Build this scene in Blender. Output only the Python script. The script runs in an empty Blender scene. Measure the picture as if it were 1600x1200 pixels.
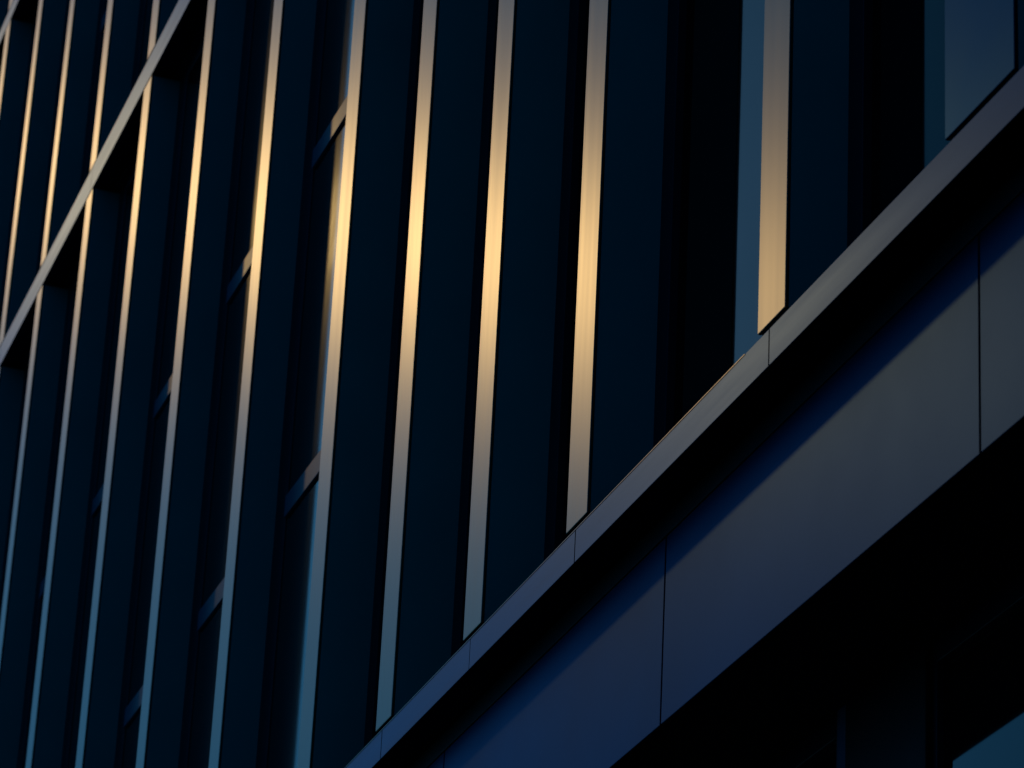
import bpy, bmesh, math
from mathutils import Matrix, Vector

S = bpy.context.scene
COL = S.collection
U = 2.0            # metres per survey unit (camera stands U in front of the fin line)
CZ = 1.6           # eye height

# ------------------------------------------------------------------ camera
R = ((0.32244477, 0.94542095, 0.0469958),      # right
     (-0.38343798, 0.17584478, -0.9066719),    # down
     (-0.86545057, 0.27433164, 0.41921053))    # forward
cam_d = bpy.data.cameras.new('camera')
cam = bpy.data.objects.new('camera', cam_d)
COL.objects.link(cam)
cam_d.sensor_width = 36.0
cam_d.lens = 5747.474 / 1600 * 36.0
cam_d.clip_start = 0.1
cam_d.clip_end = 3000
m3 = Matrix(((R[0][0], -R[1][0], -R[2][0]), (R[0][1], -R[1][1], -R[2][1]), (R[0][2], -R[1][2], -R[2][2])))
cam.matrix_world = Matrix.Translation((0, 0, CZ)) @ m3.to_4x4()
cam_d.dof.use_dof = True
cam_d.dof.focus_distance = 6.9
cam_d.dof.aperture_fstop = 12.0
S.camera = cam

# ------------------------------------------------------------------ sky and sun
SUN = Vector((-3.30, -1.0, 1.742)).normalized()
el = math.asin(SUN.z)
w = bpy.data.worlds.new('World')
S.world = w
w.use_nodes = True
nt = w.node_tree
bg = nt.nodes['Background']
sky = nt.nodes.new('ShaderNodeTexSky')
sky.sky_type = 'NISHITA'
sky.sun_disc = False
sky.sun_elevation = el
sky.sun_rotation = math.atan2(SUN.x, SUN.y)
sky.air_density = 1.0
sky.dust_density = 1.2
sky.ozone_density = 8.0
tint = nt.nodes.new('ShaderNodeMix')
tint.data_type = 'RGBA'
tint.blend_type = 'MULTIPLY'
tint.inputs['Factor'].default_value = 1.0
tint.inputs['B'].default_value = (0.11, 0.53, 0.87, 1)
nt.links.new(sky.outputs[0], tint.inputs['A'])
nt.links.new(tint.outputs['Result'], bg.inputs[0])
bg.inputs[1].default_value = 0.038

sd = bpy.data.lights.new('sun', 'SUN')
sd.energy = 0.096
sd.angle = math.radians(1.5)
sd.color = (1.0, 0.64, 0.22)
so = bpy.data.objects.new('sun', sd)
COL.objects.link(so)
so.rotation_euler = SUN.to_track_quat('Z', 'Y').to_euler()
so.location = (-30, -20, 20)

S.view_settings.view_transform = 'Standard'
S.view_settings.look = 'None'
S.view_settings.exposure = 0.0
S.view_settings.gamma = 1.0


# ------------------------------------------------------------------ materials
def metal(name, base, rough, ior=1.5, spec=0.5, aniso=0.0, tangent=None, bump=0.02, bscale=1.5,
          streak=None, metallic=0.0, tintc=None, peel=0.0, rvar=0.06, base2=None, dust=0.0, wave=0.0):
    m = bpy.data.materials.new(name)
    m.use_nodes = True
    t = m.node_tree
    N, L = t.nodes, t.links
    p = N['Principled BSDF']
    p.inputs['Roughness'].default_value = rough
    p.inputs['IOR'].default_value = ior
    p.inputs['Specular IOR Level'].default_value = spec
    p.inputs['Metallic'].default_value = metallic
    p.inputs['Anisotropic'].default_value = aniso
    if tintc:
        p.inputs['Specular Tint'].default_value = (*tintc, 1)
    if tangent:
        c = N.new('ShaderNodeCombineXYZ')
        for i in range(3):
            c.inputs[i].default_value = tangent[i]
        L.new(c.outputs[0], p.inputs['Tangent'])
    g = N.new('ShaderNodeNewGeometry')
    mp = N.new('ShaderNodeMapping')
    L.new(g.outputs['Position'], mp.inputs['Vector'])
    mp.inputs['Scale'].default_value = streak or (1, 1, 1)
    n1 = N.new('ShaderNodeTexNoise')
    n1.inputs['Scale'].default_value = bscale
    n1.inputs['Detail'].default_value = 6
    n1.inputs['Roughness'].default_value = 0.6
    L.new(mp.outputs[0], n1.inputs['Vector'])
    # roughness wander
    mr = N.new('ShaderNodeMapRange')
    mr.inputs['From Min'].default_value = 0.3
    mr.inputs['From Max'].default_value = 0.7
    mr.inputs['To Min'].default_value = max(0.01, rough - rvar)
    mr.inputs['To Max'].default_value = rough + rvar
    L.new(n1.outputs['Fac'], mr.inputs['Value'])
    L.new(mr.outputs[0], p.inputs['Roughness'])
    # base colour: paint plus a little settled dust
    n2 = N.new('ShaderNodeTexNoise')
    n2.inputs['Scale'].default_value = 3.0
    n2.inputs['Detail'].default_value = 8
    L.new(g.outputs['Position'], n2.inputs['Vector'])
    mx = N.new('ShaderNodeMix')
    mx.data_type = 'RGBA'
    mx.inputs['A'].default_value = (*base, 1)
    mx.inputs['B'].default_value = (*(base2 or [b * 1.5 + dust for b in base]), 1)
    L.new(n2.outputs['Fac'], mx.inputs['Factor'])
    L.new(mx.outputs['Result'], p.inputs['Base Color'])
    # oil canning and orange peel
    b = N.new('ShaderNodeBump')
    b.inputs['Strength'].default_value = 1.0
    b.inputs['Distance'].default_value = bump
    n3 = N.new('ShaderNodeTexNoise')
    n3.inputs['Scale'].default_value = 1.1
    n3.inputs['Detail'].default_value = 1
    L.new(g.outputs['Position'], n3.inputs['Vector'])
    L.new(n3.outputs['Fac'], b.inputs['Height'])
    last = b
    if wave:        # long shallow ripples drawn along the extrusion
        b3 = N.new('ShaderNodeBump')
        b3.inputs['Strength'].default_value = 1.0
        b3.inputs['Distance'].default_value = wave
        mp3 = N.new('ShaderNodeMapping')
        mp3.inputs['Scale'].default_value = (9, 9, 0.25)
        n5 = N.new('ShaderNodeTexNoise')
        n5.inputs['Scale'].default_value = 1.0
        n5.inputs['Detail'].default_value = 2
        L.new(g.outputs['Position'], mp3.inputs['Vector'])
        L.new(mp3.outputs[0], n5.inputs['Vector'])
        L.new(n5.outputs['Fac'], b3.inputs['Height'])
        L.new(b.outputs[0], b3.inputs['Normal'])
        last = b3
    if peel:
        b2 = N.new('ShaderNodeBump')
        b2.inputs['Strength'].default_value = 1.0
        b2.inputs['Distance'].default_value = peel
        n4 = N.new('ShaderNodeTexNoise')
        n4.inputs['Scale'].default_value = 260
        n4.inputs['Detail'].default_value = 2
        L.new(g.outputs['Position'], n4.inputs['Vector'])
        L.new(n4.outputs['Fac'], b2.inputs['Height'])
        L.new(last.outputs[0], b2.inputs['Normal'])
        last = b2
    L.new(last.outputs[0], p.inputs['Normal'])
    return m


M_CAP = metal('champagne_anodised_cap', (0.100, 0.090, 0.068), 0.282, metallic=1.0, tintc=(0.86, 0.84, 0.83),
              base2=(0.12, 0.108, 0.082), streak=(22, 22, 0.3), bump=0.0006, rvar=0.010, wave=0.0007)
M_BLADE = metal('dark_satin_blade', (0.006, 0.25, 0.23), 0.50, ior=1.4, streak=(20, 20, 1), bump=0.001)
M_LEDGE = metal('slate_anodised_ledge', (0.003, 0.005, 0.008), 0.34, metallic=1.0, tintc=(0.675, 0.78, 0.99), bump=0.0008,
                streak=(1, 1, 20), peel=0.00002, rvar=0.02)
M_FASCIA = metal('blue_slate_panel', (0.001, 0.004, 0.010), 0.34, metallic=0.95, tintc=(0.54, 0.637, 0.835), bump=0.003,
                 peel=0.00004, rvar=0.045, bscale=0.9)
M_TRANSOM = metal('blue_black_transom', (0.03, 0.11, 0.16), 0.32, ior=1.12, bump=0.0004)
M_SOFFIT = metal('matt_black_soffit', (0.003, 0.004, 0.006), 0.6, ior=1.2, bump=0.001)
M_FRAME = metal('dark_window_frame', (0.006, 0.013, 0.022), 0.35, ior=1.3, bump=0.0004)
M_WIDE = metal('slate_blue_wide_fin', (0.005, 0.014, 0.030), 0.30, metallic=0.95, tintc=(0.54, 0.71, 0.86), bump=0.001)
M_DIM = metal('dark_tinted_glazing', (0.002, 0.003, 0.004), 0.04, ior=1.14, bump=0.0005, rvar=0.01)
M_SHOP = metal('shop_glazing', (0.002, 0.003, 0.004), 0.03, ior=1.36, bump=0.0005, rvar=0.01)
M_GLASS = metal('bronze_glazing', (0.19, 0.065, 0.060), 0.03, metallic=1.0, tintc=(0.75, 0.75, 0.72), bump=0.0005, rvar=0.005)
M_HAZY = metal('slightly_dusty_glazing', (0.004, 0.004, 0.005), 0.06, ior=1.3, bump=0.0010, rvar=0.02)
_p = M_HAZY.node_tree.nodes['Principled BSDF']
_p.inputs['Coat Weight'].default_value = 0.07
_p.inputs['Coat Roughness'].default_value = 0.26
_p.inputs['Coat IOR'].default_value = 1.4
M_CORE = metal('dark_core_wall', (0.01, 0.01, 0.012), 0.8, ior=1.3)
M_GROUND = metal('asphalt', (0.045, 0.045, 0.05), 0.85, bump=0.01, peel=0.002)
M_PAVE = metal('paving', (0.12, 0.12, 0.125), 0.8, bump=0.004, peel=0.001)


# ------------------------------------------------------------------ mesh helpers
def box(bm, x0, x1, y0, y1, z0, z1, bev=0.0, u=True):
    k = U if u else 1.0
    o = CZ if u else 0.0
    vs = [bm.verts.new((x * k, y * k, z * k + o)) for x in (x0, x1) for y in (y0, y1) for z in (z0, z1)]
    f = [(0, 1, 3, 2), (4, 6, 7, 5), (0, 4, 5, 1), (2, 3, 7, 6), (0, 2, 6, 4), (1, 5, 7, 3)]
    fs = [bm.faces.new([vs[i] for i in q]) for q in f]
    if bev:
        es = list({e for q in fs for e in q.edges})
        bmesh.ops.bevel(bm, geom=es, offset=bev, segments=2, affect='EDGES', profile=0.5, clamp_overlap=True)


def obj(name, boxes, mat, parent=None, bev=0.0, loc=None, u=True):
    bm = bmesh.new()
    for b in boxes:
        box(bm, *b, bev=bev, u=u)
    bmesh.ops.recalc_face_normals(bm, faces=bm.faces)
    # keep the object's origin on its own base
    c = Vector([sum(v.co[i] for v in bm.verts) / len(bm.verts) for i in range(3)])
    c.z = min(v.co.z for v in bm.verts)
    off = parent_origin(parent)
    for v in bm.verts:
        v.co -= c
    me = bpy.data.meshes.new(name)
    bm.to_mesh(me)
    bm.free()
    me.materials.append(mat)
    if bev:
        for p in me.polygons:
            p.use_smooth = False
    o = bpy.data.objects.new(name, me)
    COL.objects.link(o)
    o.parent = parent
    o.location = c - off
    o['_w'] = list(c)
    return o


def parent_origin(p):
    return Vector(p['_w']) if p is not None else Vector((0, 0, 0))


def empty(name, loc, label, cat):
    o = bpy.data.objects.new(name, None)
    COL.objects.link(o)
    o.location = loc
    o['_w'] = list(loc)
    o['label'] = label
    o['category'] = cat
    return o


# ------------------------------------------------------------------ setting
road = obj('road', [(-300, 300, -300, -2.2, -0.4, -0.14)], M_GROUND, u=False)
road['kind'] = 'structure'
pave = obj('pavement', [(-300, 300, -2.2, 300, -0.4, 0.0)], M_PAVE, u=False)
pave['kind'] = 'structure'

# ------------------------------------------------------------------ the building
XL, XR = -10.2, 0.9
B = empty('office_building', (-9, 4, 0),
          'dark metal office building with deep vertical fins glinting gold above a slanting ledge', 'building')

YR, YT, YG = 1.0615, 1.0585, 1.070      # jamb front, transom front, glass
LEDGE = (1.2578, 1.2912)
BAND = (2.9425, 2.9915)
BAND2 = (3.930, 3.968)
TOP = 5.6
G1, G2 = 0.0052, 0.0035

# fins: left edge, width (surveyed one by one; the spacing is not even)
fins = [(-8.51, .052), (-8.09, .052), (-7.67, .052), (-7.26, .052),
        (-6.853, .050), (-6.447, .048), (-6.064, .048), (-5.657, .0505), (-5.2315, .0525), (-4.790, .0525),
        (-4.3425, .0530), (-3.893, .0560), (-3.571, .0562), (-3.272, .0564), (-2.967, .0568), (-2.5035, .0577),
        (-2.1452, .1150),
        (-1.66, .057), (-1.36, .057), (-1.06, .057), (-.60, .057), (-.20, .057), (.25, .057), (.70, .057)]
storeys = [(LEDGE[1] + G1, BAND[0] - G2), (BAND[1] + G2, BAND2[0] - G2), (BAND2[1] + G2, TOP)]

for si, (z0, z1) in enumerate(storeys):
    for (x, wd) in fins:
        f = obj('fin', [(x + .0006, x + wd - .0006, 1.0035, YG, z0, z1)], M_BLADE, B, bev=0.0008)
        if wd > .1:
            f['label'] = 'wide fin with a plain slate blue face'
        obj('fin_cap', [(x, x + wd, 1.0, 1.0034, z0, z1)], M_WIDE if wd > .1 else M_CAP, f, bev=0.0015)

# horizontal ledges, each made of sheet panels butted at the fins
joints = [-10.2, -9.2, -8.07, -7.23, -6.42, -5.63, -4.765, -4.32, -3.865, -3.545, -3.247, -2.940, -2.478,
          -1.632, -1.332, -1.032, -.572, -.172, .278, XR]
for z0, z1 in (LEDGE, BAND, BAND2):
    led = obj('ledge', [(XL, XR, 1.006, 1.076, z0 + .003, z1 - .003)], M_SOFFIT, B)
    for a, b in zip(joints[:-1], joints[1:]):
        ga = .00025 if a in (-2.108, -3.247) else .0006
        gb = .00025 if b in (-2.108, -3.247) else .0006
        obj('ledge_panel', [(a + ga, b - gb, 1.0, 1.0340, z0, z1)], M_LEDGE, led, bev=0.0012)
    obj('edge_glint', [(XL, -2.53, .9996, .9999, z1 - .0009, z1 - .0001)], M_CAP, led) if z1 < 2 else None  # added bright strip imitating the glint along the ledge's top edge
    obj('soffit_board', [(XL, XR, 1.0372, 1.0600, z0 + .0003, z0 + .002)], M_FRAME, led, bev=0.001) if z0 > 2 else None

# glazing between the fins
edges = [(fins[i][0] + fins[i][1], fins[i + 1][0]) for i in range(len(fins) - 1)]
for si, (z0, z1) in enumerate([(LEDGE[1], BAND[0]), (BAND[1], BAND2[0]), (BAND2[1], TOP)]):
    for a, b in edges:
        if b - a < .05:
            continue
        jw = 0.054 if b < -3.8 else 0.030
        YR, YT, YG = (1.0530, 1.0500, 1.0612) if abs(b + 2.1452) < 1e-6 else ((1.0480, 1.0455, 1.0495) if b < -3.8 else (1.0615, 1.0585, 1.070))
        fr = obj('window', [(a, a + jw, YR, 1.078, z0, z1), (b - jw, b, YR, 1.078, z0, z1),
                            (a + jw, b - jw, YR, 1.078, z0, z0 + .022), (a + jw, b - jw, YR, 1.078, z1 - .022, z1)],
                 M_FRAME, B, bev=0.0015)
        if b < -3.8:
            ts = [(1.8050, 1.8350), (2.3106, 2.3395)] if si == 0 else ([(3.45, 3.48)] if si == 1 else [(4.5, 4.53), (5.1, 5.13)])
        else:
            ts = []
        for t0, t1 in ts:
            obj('transom', [(a + jw + .0004, b - jw - .0004, YT, 1.0775, t0, t1)], M_TRANSOM, fr, bev=0.0015)
        lv = [z0 + .022] + [v for t in ts for v in t] + [z1 - .022]
        for q in range(0, len(lv), 2):
            obj('pane', [(a + jw, b - jw, YG, YG + .006, lv[q], lv[q + 1])], M_HAZY if b < -3.8 else (M_DIM if YG < 1.065 else M_GLASS), fr)

# fascia under the ledge
FZ = (1.0253 * 1.0345, LEDGE[0] - .0005)
FM = 1.1945 * 1.0345
YF = 1.0345
fj = [-10.2] + [-2.7945 - .6328 * k for k in range(11, 0, -1)] + [-2.7945, -2.1617, -1.536, -.9015, -.267, XR]
fas = obj('fascia', [(XL, XR, YF + .006, 1.09, FZ[0] + .006, FZ[1])], M_SOFFIT, B)
for a, b in zip(fj[:-1], fj[1:]):
    obj('fascia_panel', [(a + .0012, b - .0012, YF, YF + .0055, FZ[0], FM - .0004)], M_FASCIA, fas, bev=0.0015)
obj('trim', [(XL, XR, YF - .0004, YF + .0055, FM + .0004, FZ[1])], M_SOFFIT, fas, bev=0.001)  # soffit black here paints in the shade close under the ledge

# recessed shop front behind a deep soffit
YS = 1.166
obj('soffit', [(XL, XR, YF + .0062, 1.30, FZ[0] + .0005, FZ[0] + .0055)], M_SOFFIT, B)
gz = -CZ / U
shop_edges = [XL, -9, -7.8, -6.6, -5.4, -4.4, -3.45, -2.685, -2.510, -1.80, -1.0, -.2, XR]
for a, b in zip(shop_edges[:-1], shop_edges[1:]):
    mw = .011
    zt = FZ[0] + .0005
    if b == -2.510:
        pr = obj('pier', [(a + mw, b - .004, YS - .012, 1.24, gz, zt)], M_SOFFIT, B, bev=0.002)
        obj('shop_mullion', [(a - mw, a + mw - .0005, YS - .010, YS + .02, gz, zt)], M_TRANSOM, pr, bev=0.0015)
        continue
    sw = obj('shop_window', [(a + mw, a + 2 * mw, YS - .006, YS + .02, gz, zt),
                             (b - 2 * mw, b - mw, YS - .006, YS + .02, gz, zt),
                             (a + 2 * mw, b - 2 * mw, YS - .006, YS + .02, gz, gz + .10),
                             (a + 2 * mw, b - 2 * mw, YS - .006, YS + .02, zt - .02, zt)] if a != -2.510 else
             [(a - .003, a + .004, YS - .006, YS + .02, gz, zt),
              (b - 2 * mw, b - mw, YS - .006, YS + .02, gz, zt),
              (a + .004, b - 2 * mw, YS - .006, YS + .02, gz, gz + .10),
              (a + .004, b - 2 * mw, YS - .006, YS + .02, zt - .02, zt)], M_FRAME, B, bev=0.001)
    l = a + 2 * mw if a != -2.510 else a + .004
    obj('pane', [(l, b - 2 * mw, YS, YS + .005, gz + .10, zt - .02)], M_SHOP, sw)

# core, side walls and roof
core = obj('wall', [(XL, XR, 1.0785, 6.0, FZ[0] + .0065, TOP)], M_CORE, B)
obj('inner_wall', [(XL, XR, 1.31, 6.0, gz, FZ[0] + .006)], M_CORE, B)
obj('roof', [(XL - .02, XR + .02, .98, 6.02, TOP + .002, TOP + .08)], M_FASCIA, B, bev=0.004)

for o in list(bpy.data.objects):
    if '_w' in o:
        del o['_w']
